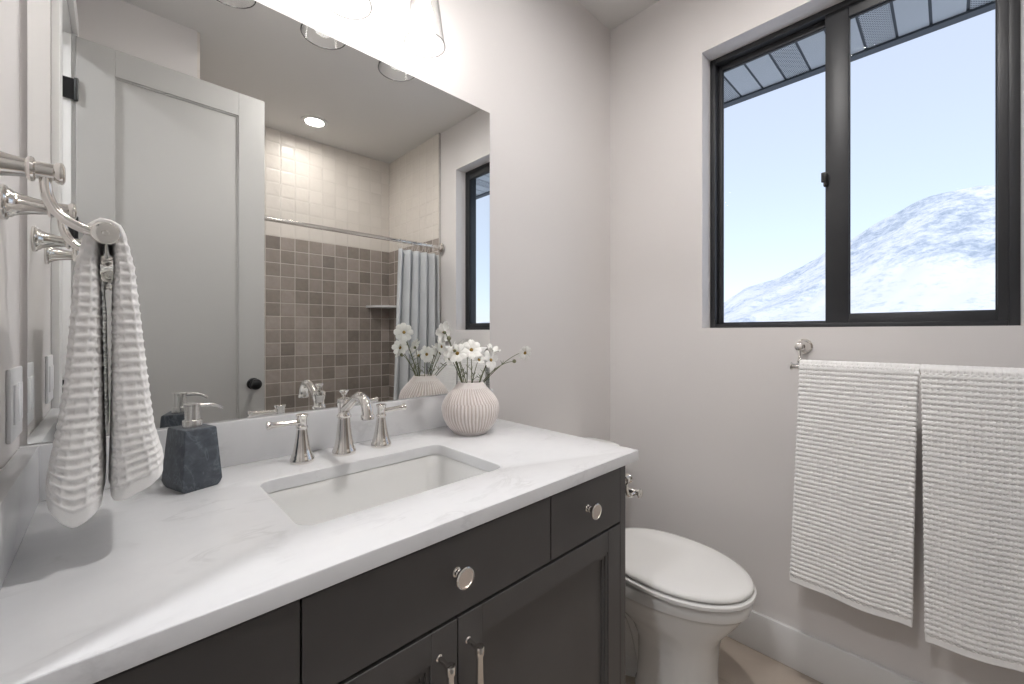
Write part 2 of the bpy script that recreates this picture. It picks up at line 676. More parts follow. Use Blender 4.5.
def frame_bm(x0, x1, ya, yb, za, zb, l, r, b, t, bev=0.002):
    """rectangular frame (ya > yb); l at ya, r at yb."""
    bm = nb()
    box(bm, x0, x1, ya - l, ya, za, zb, bev)
    box(bm, x0, x1, yb, yb + r, za, zb, bev)
    box(bm, x0, x1, yb + r, ya - l, za, za + b, bev)
    box(bm, x0, x1, yb + r, ya - l, zb - t, zb, bev)
    return bm


ym = -0.897
struct('frame', frame_bm(XF, XO + 0.01, WY1, WY2, WZ0, WZ1, 0.022, 0.022, 0.016, 0.022), M['winframe'], win)
sa = struct('sash', frame_bm(XF + 0.030, XF + 0.055, WY1 - 0.022, ym + 0.005, WZ0 + 0.008, WZ1 - 0.018, 0.017, 0.02, 0.014, 0.028), M['winframe'], win)
struct('gasket', frame_bm(XF + 0.036, XF + 0.044, WY1 - 0.039, ym + 0.025, WZ0 + 0.022, WZ1 - 0.046, 0.003, 0.003, 0.003, 0.003, 0), M['gasket'], sa)
struct('pane', bx(XF + 0.039, XF + 0.042, ym + 0.02, WY1 - 0.036, WZ0 + 0.018, WZ1 - 0.042), M['pane'], sa)
sb = struct('sash', frame_bm(XF + 0.004, XF + 0.030, ym + 0.036, WY2 + 0.002, WZ0 + 0.004, WZ1 - 0.012, 0.068, 0.042, 0.042, 0.050), M['winframe'], win)
struct('gasket', frame_bm(XF + 0.012, XF + 0.020, ym - 0.032, WY2 + 0.044, WZ0 + 0.046, WZ1 - 0.062, 0.003, 0.003, 0.003, 0.003, 0), M['gasket'], sb)
struct('pane', bx(XF + 0.015, XF + 0.018, WY2 + 0.042, ym - 0.030, WZ0 + 0.044, WZ1 - 0.060), M['pane'], sb)
bm = nb()
box(bm, XF - 0.010, XF + 0.006, ym + 0.026, ym + 0.040, 1.76, 1.80, 0.003)
box(bm, XF - 0.014, XF - 0.006, ym + 0.028, ym + 0.046, 1.775, 1.812, 0.003)
struct('latch', bm, M['black'], win)

# ------------------------------------------------------------------ eave and hillside outside
bm = nb()
SZ = 2.50
ys0, per = -0.407 + 0.31 * 9, 0.1033
k = 0
y = ys0
while y > -4.1:
    mi = 1 if k % 3 == 2 else 0
    box(bm, XO, 2.575, y - per + 0.010, y, SZ, SZ + 0.012, 0, mi=mi)
    box(bm, XO, 2.575, y - per - 0.0005, y - per + 0.0105, SZ + 0.004, SZ + 0.014, 0, mi=2)
    y -= per
    k += 1
box(bm, 2.572, 2.61, y, ys0, SZ - 0.010, SZ + 0.004, mi=2)
box(bm, 2.60, 2.63, y, ys0, SZ - 0.004, SZ + 0.36, mi=2)
struct('soffit', bm, [M['soffit'], M['perf'], M['soffit_seam']], smooth=False)

RIDGE = [(-1600, 20), (-1100, 45), (-700, 110), (-400, 170), (-200, 205), (-95, 224), (-54, 233), (-30, 236), (4, 235), (27, 230), (58, 214),
         (95, 197), (127, 176), (164, 160), (206, 131), (240, 117), (274, 107), (307, 99), (360, 64), (420, 48), (600, 30), (1000, 20), (2000, 12)]


def hill():
    bm = nb()
    xs = [4, 12, 30, 60, 100, 180, 300, 420, 500] + [540 + 460 * (i / 80) for i in range(0, 81)] + [1030, 1080, 1150, 1300]
    ysn = [-2200, -1800, -1500, -1300, -1100, -950, -800, -700, -600, -500] + [-440 + i * 7 for i in range(0, 126)] + [500, 600, 750, 1000, 1400]
    rows = []
    for x in xs:
        row = []
        for yy in ysn:
            fan = max(0.25, x / 1000.0)
            yb = yy * fan if x < 1000 else yy
            rz = lerp_tab(RIDGE, yy)
            t = max(0.0, (x - 560) / 440.0)
            if x <= 1000:
                h = -3.0 + (rz + 3) * t ** 1.06
                amp = 16 * t * (1 - t) * 2.4 + 4.0 * t
            else:
                h = rz - (x - 1000) * 0.5
                amp = 4
            nz = noise.fractal(Vector((x * 0.009, yb * 0.013, 3.1)), 0.9, 2.1, 6)
            gully = noise.fractal(Vector((x * 0.004 + 9, (yb + 0.35 * x) * 0.024, 1.1)), 0.8, 2.0, 4)
            h += amp * (nz * 0.45 + gully * 0.5)
            row.append(bm.verts.new((x, yb, h)))
        rows.append(row)
    for a, b in zip(rows, rows[1:]):
        for i in range(len(ysn) - 1):
            bm.faces.new((a[i], a[i + 1], b[i + 1], b[i]))
    struct('hillside', bm, M['snow'])


hill()

# ------------------------------------------------------------------ mirror
bm = nb()
mx0, mx1, mz0, mz1 = 0.010, 1.128, 1.0192, 2.035
box(bm, mx0, mx1, -0.006, -0.0005, mz0, mz1)
for f in bm.faces:
    f.material_index = 0 if f.normal.y < -0.5 else 1
o = link('mirror', bm, [M['mirror'], M['mirror_edge']], smooth=False, loc=(0.57, 0, mz0))
tag(o, 'large frameless mirror on the wall above the vanity backsplash', 'mirror')

# ------------------------------------------------------------------ vanity light
vl = thing('vanity_light', 'three-lamp vanity light with clear cone glass shades above the mirror', 'wall lamp', (0.5665, 0, 2.34))
LX = (0.333, 0.5665, 0.80)
bm = nb()
box(bm, 0.5665 - 0.30, 0.5665 + 0.30, -0.018, 0.0, 2.315, 2.375, 0.006, 3)
link('back_plate', bm, M['nickel'], vl)
for x in LX:
    bm = nb()
    tube(bm, bez((x, -0.015, 2.345), (x, -0.06, 2.355), (x, -0.09, 2.36), (x, -0.09, 2.30), 12), 0.008, 12)
    link('arm', bm, M['nickel'], vl)
    bm = nb()
    lathe(bm, [(0.012, 2.305), (0.030, 2.300), (0.032, 2.285), (0.021, 2.28), (0.020, 2.222), (0.017, 2.220)], 28, Matrix.Translation((x, -0.09, 0)))
    link('socket', bm, M['nickel'], vl)
    bm = nb()
    pr_ = [(0.0315, 2.284), (0.034, 2.275), (0.0605, 2.092), (0.0612, 2.0885), (0.0595, 2.089), (0.0588, 2.092), (0.032, 2.276), (0.0305, 2.284)]
    lathe(bm, pr_, 40, Matrix.Translation((x, -0.09, 0)), cap=False)
    sh = link('shade', bm, M['shade'], vl)
    bm = nb()
    tube(bm, [(x + 0.0602 * math.cos(a), -0.09 + 0.0602 * math.sin(a), 2.0885) for a in [2 * PI * i / 48 for i in range(49)]], 0.0011, 8)
    link('rim', bm, M['shade_rim'], sh)
    bm = nb()
    lathe(bm, [(0.013, 2.222), (0.015, 2.21), (0.022, 2.19), (0.0265, 2.170), (0.0255, 2.150), (0.018, 2.137), (0.007, 2.132), (0.0001, 2.131)], 24, Matrix.Translation((x, -0.09, 0)))
    link('bulb', bm, M['bulb'], vl)

# ------------------------------------------------------------------ ceiling lights
def downlight(x, y, label, key):
    t = thing('recessed_light', label, 'ceiling lamp', (x, y, ZC))
    bm = nb()
    lathe(bm, [(0.062, 0.0), (0.090, -0.0005), (0.088, -0.006), (0.064, -0.010), (0.060, -0.004)], 40, Matrix.Translation((x, y, ZC)), cap=False)
    link('trim_ring', bm, M['trim'], t)
    bm = nb()
    lathe(bm, [(0.0001, -0.003), (0.061, -0.003), (0.061, -0.0005), (0.0001, -0.0005)], 40, Matrix.Translation((x, y, ZC)), cap=False)
    link('lens', bm, M[key], t)


downlight(1.169, -1.985, 'round recessed downlight in the ceiling over the shower', 'downlight')
downlight(1.05, -0.85, 'added unseen fill downlight in the ceiling between the vanity and the window', 'added_can_lens')  # added out of view to lift the toilet, floor and lower walls
downlight(-0.70, -0.95, 'added unseen fill downlight in the hall ceiling outside the doorway', 'added_hall_lens')  # added out of view to send fill light in from the hall

# ------------------------------------------------------------------ vanity cabinet
FY = -0.585                      # front face of the cabinet
VX0, VX1 = 0.012, 1.104
van = thing('vanity_cabinet', 'charcoal shaker vanity cabinet with drawers and doors under the white countertop', 'cabinet', (0.558, -0.30, 0))
bm = nb()
TK = 0.10
box(bm, VX0, VX0 + 0.018, FY + 0.02, -0.003, 0.0, CT - 0.027)
box(bm, VX1 - 0.018, VX1, FY + 0.02, -0.003, 0.0, CT - 0.027)
box(bm, VX0 + 0.018, VX1 - 0.018, -0.021, -0.003, TK, CT - 0.027)
box(bm, VX0 + 0.018, VX1 - 0.018, FY + 0.02, -0.021, TK, TK + 0.018)
box(bm, VX0 + 0.018, VX1 - 0.018, FY + 0.065, FY + 0.08, 0.0, TK)
link('body', bm, M['cabinet'], van, smooth=False)
bm = nb()
zf0, zf1 = TK, CT - 0.027
xs = (VX0, 0.036, 1.0785, VX1)
box(bm, xs[0], xs[1], FY, FY + 0.02, 0.0, zf1, 0.0012, 1)
box(bm, xs[2], xs[3], FY, FY + 0.02, 0.0, zf1, 0.0012, 1)
box(bm, xs[1], xs[2], FY + 0.0006, FY + 0.0194, 0.8745, zf1)
box(bm, xs[1], xs[2], FY + 0.014, FY + 0.0194, 0.70, 0.76)
box(bm, xs[1], xs[2], FY + 0.0006, FY + 0.0194, TK, TK + 0.03)
link('face_frame', bm, M['cabinet'], van)


def knob(x, z, parent):
    bm = nb()
    m4 = axis_mat((x, FY, z), (0, -1, 0))
    lathe(bm, [(0.0085, -0.001), (0.0085, 0.002), (0.0055, 0.004), (0.0055, 0.008), (0.0072, 0.0095), (0.0058, 0.011), (0.0062, 0.015), (0.0125, 0.021), (0.0182, 0.0245),
               (0.0186, 0.0275), (0.0176, 0.0290), (0.0152, 0.0292)], 32, m4, cap=False)
    lathe(bm, [(0.0152, 0.0292), (0.0146, 0.0280), (0.0001, 0.0282)], 32, m4, mi=1, cap=False)
    o = link('knob', bm, [M['nickel'], M['nickel_face']], parent)
    return o


def drawer(x0, x1, kx, lab=None):
    bm = nb()
    box(bm, x0, x1, FY, FY + 0.019, 0.7335, 0.8725, 0.0012, 1)
    box(bm, x0 + 0.012, x1 - 0.012, FY + 0.019, FY + 0.40 if kx else FY + 0.035, 0.745, 0.84)
    d = link('drawer', bm, M['cabinet'], van)
    knob((x0 + x1) / 2 if kx is None else kx, 0.8105, d)
    return d


g = 0.0013
drawer(0.036 + g, 0.304 - g, 0.170)
drawer(0.304 + g, 0.8045 - g, None)
drawer(0.8045 + g, 1.0785 - g, 0.9335)


def pull(x, parent):
    bm = nb()
    zt, zb, yy = 0.688, 0.548, FY - 0.034
    for z in (zt - 0.008, zb + 0.008):
        lathe(bm, [(0.0062, -0.001), (0.0062, 0.002), (0.0042, 0.004), (0.0042, 0.030), (0.0048, 0.034)], 20, axis_mat((x, FY, z), (0, -1, 0)))
    q = 1.25
    lathe(bm, [(0.0001, zb), (0.0058 * q, zb + 0.0008), (0.0066 * q, zb + 0.003), (0.0066 * q, zb + 0.014), (0.0060 * q, zb + 0.016), (0.0050 * q, zb + 0.020), (0.0058 * q, (zt + zb) / 2),
               (0.0050 * q, zt - 0.020), (0.0060 * q, zt - 0.016), (0.0066 * q, zt - 0.014), (0.0066 * q, zt - 0.003), (0.0058 * q, zt - 0.0008), (0.0001, zt)], 24, Matrix.Translation((x, yy, 0)))
    return link('pull_handle', bm, M['nickel'], parent)


def cab_door(x0, x1, px):
    z0, z1 = TK + 0.032, 0.7275
    st = 0.0535
    bm = nb()
    yb = FY + 0.019
    box(bm, x0, x0 + st, FY, yb, z0, z1, 0.0010, 1)
    box(bm, x1 - st, x1, FY, yb, z0, z1, 0.0010, 1)
    box(bm, x0 + st, x1 - st, FY + 0.0003, yb, z1 - st, z1 - 0.0003, 0.0008, 1)
    box(bm, x0 + st, x1 - st, FY + 0.0003, yb, z0 + 0.0003, z0 + st, 0.0008, 1)
    # stepped inner bead
    for d, e in ((0.0, 0.0035), (0.0075, 0.0075)):
        a0, a1, c0, c1 = x0 + st + d, x1 - st - d, z0 + st + d, z1 - st - d
        wd = 0.008
        y0 = FY + e
        box(bm, a0 - 0.001, a0 + wd, y0, yb, c0, c1)
        box(bm, a1 - wd, a1 + 0.001, y0, yb, c0, c1)
        box(bm, a0, a1, y0 + 0.0001, yb, c1 - wd, c1 + 0.001)
        box(bm, a0, a1, y0 + 0.0001, yb, c0 - 0.001, c0 + wd)
    box(bm, x0 + st, x1 - st, FY + 0.0125, yb - 0.0005, z0 + st, z1 - st)
    d = link('door', bm, M['cabinet'], van)
    pull(px, d)


cab_door(0.036 + g, 0.5585 - g, 0.519)
cab_door(0.5585 + g, 1.0785 - g, 0.5795)

# ------------------------------------------------------------------ countertop with backsplash
ctop = thing('countertop', 'white veined quartz countertop with backsplash on the charcoal vanity', 'countertop', (0.566, -0.30, CT - 0.027))
SXa, SXb, SYa, SYb = 0.341, 0.782, -0.464, -0.184
bm = nb()
inner = rrect(SXa, SXb, SYa, SYb, 0.03, 8)
outer = [(0.001, -0.606), (1.133, -0.606), (1.133, -0.0005), (0.001, -0.0005)]
iv = [bm.verts.new((x, y, CT)) for x, y in inner]
ov = [bm.verts.new((x, y, CT)) for x, y in outer]
ie = [bm.edges.new((iv[i], iv[(i + 1) % len(iv)])) for i in range(len(iv))]
oe = [bm.edges.new((ov[i], ov[(i + 1) % 4])) for i in range(4)]
bmesh.ops.triangle_fill(bm, use_beauty=True, edges=ie + oe, normal=(0, 0, 1))
for f in list(bm.faces):
    if f.normal.z < 0:
        f.normal_flip()
r = bmesh.ops.extrude_face_region(bm, geom=list(bm.faces))
bmesh.ops.translate(bm, verts=[v for v in r['geom'] if isinstance(v, bmesh.types.BMVert)], vec=(0, 0, -0.027))
be = [e for e in bm.edges if len(e.link_faces) == 2 and all(abs(v.co.z - CT) < 1e-5 for v in e.verts) and e.calc_face_angle(0) > 1.0]
bmesh.ops.bevel(bm, geom=be, offset=0.0022, segments=2, profile=0.5, affect='EDGES')
link('slab', bm, M['quartz'], ctop, sharp=50)
bm = nb()
box(bm, 0.001, 1.133, -0.020, -0.0005, CT, 1.0178, 0.0012, 2)
link('backsplash', bm, M['quartz'], ctop)
bm = nb()
box(bm, 0.001, 0.026, -0.604, -0.0205, CT, 1.0178, 0.0012, 2)
link('side_splash', bm, M['quartz'], ctop)

# ------------------------------------------------------------------ sink
sk = thing('sink', 'white rectangular undermount sink set in the quartz countertop', 'sink', (0.556, -0.32, 0.75))
bm = nb()
zt = CT - 0.027
secs = [(0.030, zt - 0.0008, 0.03), (0.004, zt - 0.0008, 0.034), (0.001, zt - 0.004, 0.034), (-0.004, zt - 0.03, 0.036), (-0.012, zt - 0.085, 0.04), (-0.020, zt - 0.105, 0.045),
        (-0.036, zt - 0.120, 0.05), (-0.060, zt - 0.127, 0.05), (-0.095, zt - 0.130, 0.035)]
rings = [[bm.verts.new((x, y, z)) for x, y in rrect(SXa - d, SXb + d, SYa - d, SYb + d, r_, 8)] for d, z, r_ in secs]
out = [(-0.090, zt - 0.145), (-0.03, zt - 0.14), (-0.005, zt - 0.11), (0.012, zt - 0.02), (0.030, zt - 0.015)]
rings2 = [[bm.verts.new((x, y, z)) for x, y in rrect(SXa - d, SXb + d, SYa - d, SYb + d, 0.03, 8)] for d, z in out]
ring_faces(bm, rings, True, False, True)
ring_faces(bm, rings2 + [rings[0]], True, True, False)
link('basin', bm, M['porcelain'], sk, sharp=60)
bm = nb()
lathe(bm, [(0.0001, 0.004), (0.018, 0.0035), (0.019, 0.0015), (0.024, 0.0025), (0.030, 0.0008), (0.030, -0.004)], 32, Matrix.Translation((0.556, -0.321, zt - 0.130)), cap=False)
link('drain', bm, M['nickel'], sk)

# ------------------------------------------------------------------ faucet
fc = thing('faucet', 'polished nickel widespread faucet with two lever handles behind the sink', 'faucet', (0.556, -0.095, CT))
T = lambda x, y, z: Matrix.Translation((x, y, z))
bm = nb()
fx, fy = 0.555, -0.098
lathe(bm, [(0.0285, 0.0), (0.0290, 0.004), (0.0285, 0.010), (0.0262, 0.013), (0.0255, 0.018), (0.0235, 0.022), (0.0205, 0.040), (0.0172, 0.065), (0.0152, 0.088),
           (0.0150, 0.092), (0.0178, 0.094), (0.0182, 0.098), (0.0160, 0.101), (0.0140, 0.105), (0.0145, 0.116), (0.0168, 0.128), (0.0175, 0.136), (0.0160, 0.141), (0.010, 0.1445), (0.0001, 0.146)], 36, T(fx, fy, CT))
link('spout_body', bm, M['nickel'], fc)
bm = nb()
sp = [(fx, fy + 0.004, CT + 0.112)] + bez((fx, fy - 0.006, CT + 0.115), (fx, fy - 0.045, CT + 0.133), (fx, fy - 0.072, CT + 0.158), (fx, fy - 0.100, CT + 0.156), 10)
sp += bez((fx, fy - 0.100, CT + 0.156), (fx, fy - 0.124, CT + 0.154), (fx, fy - 0.135, CT + 0.142), (fx, fy - 0.137, CT + 0.116), 9)[1:]
n_ = len(sp)
rad = [0.0125 - 0.0015 * math.sin(PI * min(1, i / 11.0)) if i < 12 else 0.0112 + 0.0022 * (i - 12) / (n_ - 13) for i in range(n_)]
tube(bm, sp, rad, 20)
lathe(bm, [(0.0128, 0), (0.0150, 0.001), (0.0152, 0.009), (0.0140, 0.011), (0.009, 0.0112), (0.009, 0.006)], 24, T(fx, fy - 0.137, CT + 0.108), cap=True)
link('spout', bm, M['nickel'], fc)
bm = nb()
lathe(bm, [(0.0040, 0.143), (0.0040, 0.150), (0.0070, 0.152), (0.0055, 0.1545), (0.0105, 0.159), (0.0115, 0.162), (0.0100, 0.1645), (0.0001, 0.166)], 24, T(fx, fy + 0.002, CT))
link('lift_knob', bm, M['nickel'], fc)


def handle(x, y, ang):
    bm = nb()
    lathe(bm, [(0.0265, 0.0), (0.0270, 0.004), (0.0265, 0.010), (0.0245, 0.0125), (0.0238, 0.017), (0.0215, 0.021), (0.0175, 0.040), (0.0138, 0.062), (0.0118, 0.078),
               (0.0118, 0.080), (0.0136, 0.082), (0.0136, 0.0855), (0.0112, 0.088), (0.0108, 0.101), (0.0118, 0.107), (0.0138, 0.111), (0.0138, 0.1135), (0.012, 0.115), (0.0001, 0.1158)], 32, T(x, y, CT))
    h = link('handle', bm, M['nickel'], fc)
    bm = nb()
    d = Vector((math.cos(ang), math.sin(ang), 0.03))
    m4 = axis_mat((x, y, CT + 0.096), d)
    lathe(bm, [(0.0072, 0.004), (0.0078, 0.010), (0.0078, 0.014), (0.0060, 0.016), (0.0058, 0.030), (0.0064, 0.055), (0.0068, 0.066), (0.0074, 0.067), (0.0092, 0.070), (0.0092, 0.0745), (0.0075, 0.0765), (0.0001, 0.077)], 24, m4)
    link('lever', bm, M['nickel'], h)


handle(0.4535, -0.098, PI + 0.03)
handle(0.6565, -0.098, 0.06)

# ------------------------------------------------------------------ soap dispenser
sd = thing('soap_dispenser', 'dark blue-grey stone soap dispenser with steel pump on the countertop', 'soap dispenser', (0.2405, -0.1115, CT), math.radians(18))
bm = nb()
def rect_ring(hx, hy, z, c):
    return [bm.verts.new((x, y, z)) for x, y in rrect(-hx, hx, -hy, hy, c, 3)]
rings = [rect_ring(0.030, 0.0385, 0.0, 0.003), rect_ring(0.0330, 0.0415, 0.006, 0.003), rect_ring(0.0352, 0.0435, 0.014, 0.0025), rect_ring(0.0282, 0.0365, 0.116, 0.0025),
         rect_ring(0.0272, 0.0355, 0.1192, 0.0025), rect_ring(0.0258, 0.034, 0.120, 0.002)]
ring_faces(bm, rings)
link('bottle', bm, M['slate'], sd, local=True, sharp=20)
bm = nb()
lathe(bm, [(0.0165, 0.1195), (0.0165, 0.1335), (0.0152, 0.1345), (0.0145, 0.1350), (0.0128, 0.1352), (0.0128, 0.163), (0.0138, 0.164), (0.0138, 0.1668), (0.0115, 0.1678), (0.0001, 0.168)], 32)
pm = link('pump', bm, M['steel'], sd, local=True)
bm = nb()
a = math.radians(-10)
dx, dy = math.cos(a), math.sin(a)
tube(bm, bez((0.006 * dx, 0.006 * dy, 0.1610), (0.026 * dx, 0.026 * dy, 0.1630), (0.040 * dx, 0.040 * dy, 0.1620), (0.053 * dx, 0.053 * dy, 0.1500), 12), [0.0044 - 0.0018 * i / 12 for i in range(13)], 14)
link('spout', bm, M['steel'], pm, local=True)

# ------------------------------------------------------------------ vase
VX, VY = 0.934, -0.140
def vase_r(t):
    tab = [(0.0, 0.050), (0.03, 0.054), (0.08, 0.063), (0.16, 0.0735), (0.27, 0.083), (0.38, 0.0885), (0.48, 0.0905), (0.58, 0.0885), (0.68, 0.081), (0.78, 0.069), (0.87, 0.055), (0.94, 0.0445), (0.98, 0.0405), (1.0, 0.039)]
    k = lerp_tab(tab, t)
    return (lerp_tab(tab, max(0, t - 0.04)) + 2 * k + lerp_tab(tab, min(1, t + 0.04))) / 4
VH = 0.157
bm = nb()
lay = bm.verts.layers.float.new('groove')
NR, NSEG, NZ = 50, 500, 90
rings = []
for j in range(NZ + 1):
    t = j / NZ
    ring = []
    amp = 0.0030 * smoothstep(0.04, 0.14, t) * (1 - smoothstep(0.83, 0.93, t))
    shift = 0.0
    if t > 0.62:
        shift = 0.10 + (t - 0.62) * 0.75
    elif t < 0.30:
        shift = -(0.30 - t) * 0.7
    for i in range(NSEG):
        th = 2 * PI * i / NSEG
        wob = 0.05 * noise.noise(Vector((math.cos(th) * 3, math.sin(th) * 3, t * 2)))
        c = 0.5 + 0.5 * math.cos(NR * (th + shift * 0.35 + wob * 0.3))
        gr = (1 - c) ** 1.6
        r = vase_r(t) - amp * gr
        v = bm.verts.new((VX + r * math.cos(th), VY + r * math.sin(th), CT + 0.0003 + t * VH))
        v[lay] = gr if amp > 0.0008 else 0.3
        ring.append(v)
    rings.append(ring)
for r, z in ((0.0365, VH + 0.001), (0.0345, VH - 0.002), (0.036, VH - 0.012), (0.06, VH - 0.05), (0.07, 0.06), (0.04, 0.02)):
    ring = [bm.verts.new((VX + r * math.cos(2 * PI * i / NSEG), VY + r * math.sin(2 * PI * i / NSEG), CT + z)) for i in range(NSEG)]
    rings.append(ring)
ring_faces(bm, rings, True, True, True)
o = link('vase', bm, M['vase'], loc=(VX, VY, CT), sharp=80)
tag(o, 'round white ribbed ceramic vase at the right end of the countertop', 'vase')

# ------------------------------------------------------------------ flowers
def petals_bm(center, nrm, R, n, cup, rot, wid=1.0):
    bm = nb()
    nrm = Vector(nrm).normalized()
    q = nrm.to_track_quat('Z', 'Y').to_matrix()
    for k in range(n):
        a0 = rot + 2 * PI * k / n + random.uniform(-0.08, 0.08)
        L = R * random.uniform(0.92, 1.06)
        W = L * 0.355 * wid
        tilt = cup + random.uniform(-0.12, 0.12)
        grid = []
        for i in range(8):
            s = i / 7
            wv = W * (0.16 + 0.98 * math.sin(PI * min(1.0, 0.08 + 0.68 * s) ) ** 1.0 * s ** 0.45)
            if s > 0.85:
                wv *= 0.80 if i == 7 else 0.95
            row = []
            for j in range(5):
                u = (j - 2) / 2
                rr = 0.003 + L * s * (1.0 - 0.06 * (abs(u) if i == 7 else 0)) - (0.0015 if i == 7 and j in (1, 3) else 0) * -1
                x = rr * math.cos(tilt)
                z = rr * math.sin(tilt) + L * 0.10 * math.sin(PI * s) * (1 - 0.6 * u * u) - 0.05 * L * s * s + (0.0014 * ((j % 2) - 0.5))
                yv = wv * u
                p = Vector((x * math.cos(a0) - yv * math.sin(a0), x * math.sin(a0) + yv * math.cos(a0), z + 0.0006 * (k % 2)))
                row.append(bm.verts.new(Vector(center) + q @ p))
            grid.append(row)
        for A, B in zip(grid, grid[1:]):
            for j in range(4):
                bm.faces.new((A[j], A[j + 1], B[j + 1], B[j]))
    return bm


def flower(label, base, head, facing, R=0.031, n=8, cup=0.15, bud=False, wid=1.0, bend=None):
    base, head, facing = Vector(base), Vector(head), Vector(facing).normalized()
    t = thing('bud_stem' if bud else 'flower', label, 'flower', base, 0, 'white flowers in the ribbed vase')
    mid = Vector(bend) if bend else (base * 0.45 + head * 0.55) + Vector((0, 0, 0.012))
    neck = head - facing * 0.006
    pts = bez(base, base * 0.5 + mid * 0.5 + Vector((0, 0, 0.01)), mid + (neck - mid) * 0.35 - facing * 0.004, neck, 14)
    bm = nb()
    tube(bm, pts, [0.0017 - 0.0007 * i / 14 for i in range(15)], 8)
    # thin feathery leaves on the stem
    for s, L in ((5, 0.022), (7, 0.017)):
        for sg in (1, -1):
            d = Vector((random.uniform(-1, 1), random.uniform(-1, 1), 0.9)).normalized()
            p = pts[s]
            tube(bm, [p, p + d * L * 0.55, p + d * L + Vector((0, 0, -0.002))], [0.0009, 0.0008, 0.0003], 6)
    link('stem', bm, M['stem'], t)
    m4 = axis_mat(head, facing)
    if bud:
        bm = nb()
        lathe(bm, [(0.0012, -0.007), (0.0052, -0.004), (0.0068, 0.0), (0.0058, 0.004), (0.003, 0.0065), (0.0001, 0.007)], 14, m4)
        link('bud', bm, M['bud'], t)
        return
    bm = nb()
    lathe(bm, [(0.0012, -0.0075), (0.0042, -0.005), (0.0050, -0.002), (0.0040, 0.0)], 14, m4)
    link('calyx', bm, M['stem'], t)
    link('petals', petals_bm(head, facing, R, n, cup, random.uniform(0, 1), wid), M['petal'], t, sharp=180)
    bm = nb()
    lathe(bm, [(0.0045, 0.0), (0.0056, 0.0022), (0.0048, 0.0045), (0.0025, 0.0058), (0.0001, 0.006)], 16, m4)
    link('flower_centre', bm, M['pollen'], t)


zb = CT + 0.12
B = lambda a, r=0.018: (VX + r * math.cos(a), VY + r * math.sin(a), zb)
toward = Vector((-0.62, -0.78, 0.10))     # roughly from the vase into the room
away = Vector((-0.25, 0.92, 0.25))
flower('white flower facing the room, foremost and fullest of the bunch over the vase mouth', B(-2.0), (0.912, -0.172, 1.172), (-0.50, -0.70, 0.48), 0.030, cup=0.12)
flower('white flower facing the room just left of the fullest bloom in the bunch', B(-2.6), (0.860, -0.172, 1.163), (-0.62, -0.60, 0.40), 0.028, cup=0.2)
flower('tallest white flower, arching up left from the vase and facing the mirror', B(2.9), (0.844, -0.126, 1.226), (-0.30, 0.85, 0.12), 0.031, cup=0.05)
flower('white flower facing the mirror, low over the left of the vase mouth', B(2.2), (0.905, -0.082, 1.150), (0.10, 0.90, 0.15), 0.028, cup=0.15)
flower('white flower facing the mirror, higher behind the middle of the vase mouth', B(1.6), (0.965, -0.082, 1.175), (0.35, 0.80, 0.2), 0.028, cup=0.2)
flower('white flower leaning left of the bunch with petals spread toward the mirror', B(-3.0), (0.852, -0.165, 1.172), (-0.75, 0.55, 0.2), 0.027, cup=0.2)
flower('white flower facing down right, right of the fullest bloom in the bunch', B(-0.7), (0.990, -0.170, 1.138), (0.10, -0.92, 0.15), 0.030, n=7, cup=0.1)
flower('white flower with upright narrow petals, right side of the bunch', B(-0.2), (1.008, -0.150, 1.150), (0.10, -0.45, 0.88), 0.040, n=6, cup=0.95, wid=0.6)
flower('white flower nodding at the far right end of a long bent stem', B(0.0), (1.150, -0.165, 1.156), (-0.18, -0.92, -0.30), 0.023, cup=0.15, bend=(1.08, -0.155, 1.150))
flower('small half-open white flower, low at the left front of the bunch', B(-2.3), (0.935, -0.178, 1.140), (-0.2, -0.8, 0.5), 0.018, n=6, cup=0.6)
flower('grey-green bud on a side stem at the right of the bunch, below the nodding flower', B(-0.1), (1.100, -0.165, 1.129), (0.95, -0.1, 0.1), bud=True, bend=(1.03, -0.150, 1.128))
flower('grey-green bud at the left of the bunch beside the left room-facing flower', B(2.7), (0.850, -0.150, 1.148), (-0.8, -0.3, 0.2), bud=True)
flower('grey-green bud under the tallest flower arching left', B(3.0), (0.852, -0.140, 1.208), (-0.5, -0.4, 0.6), bud=True)

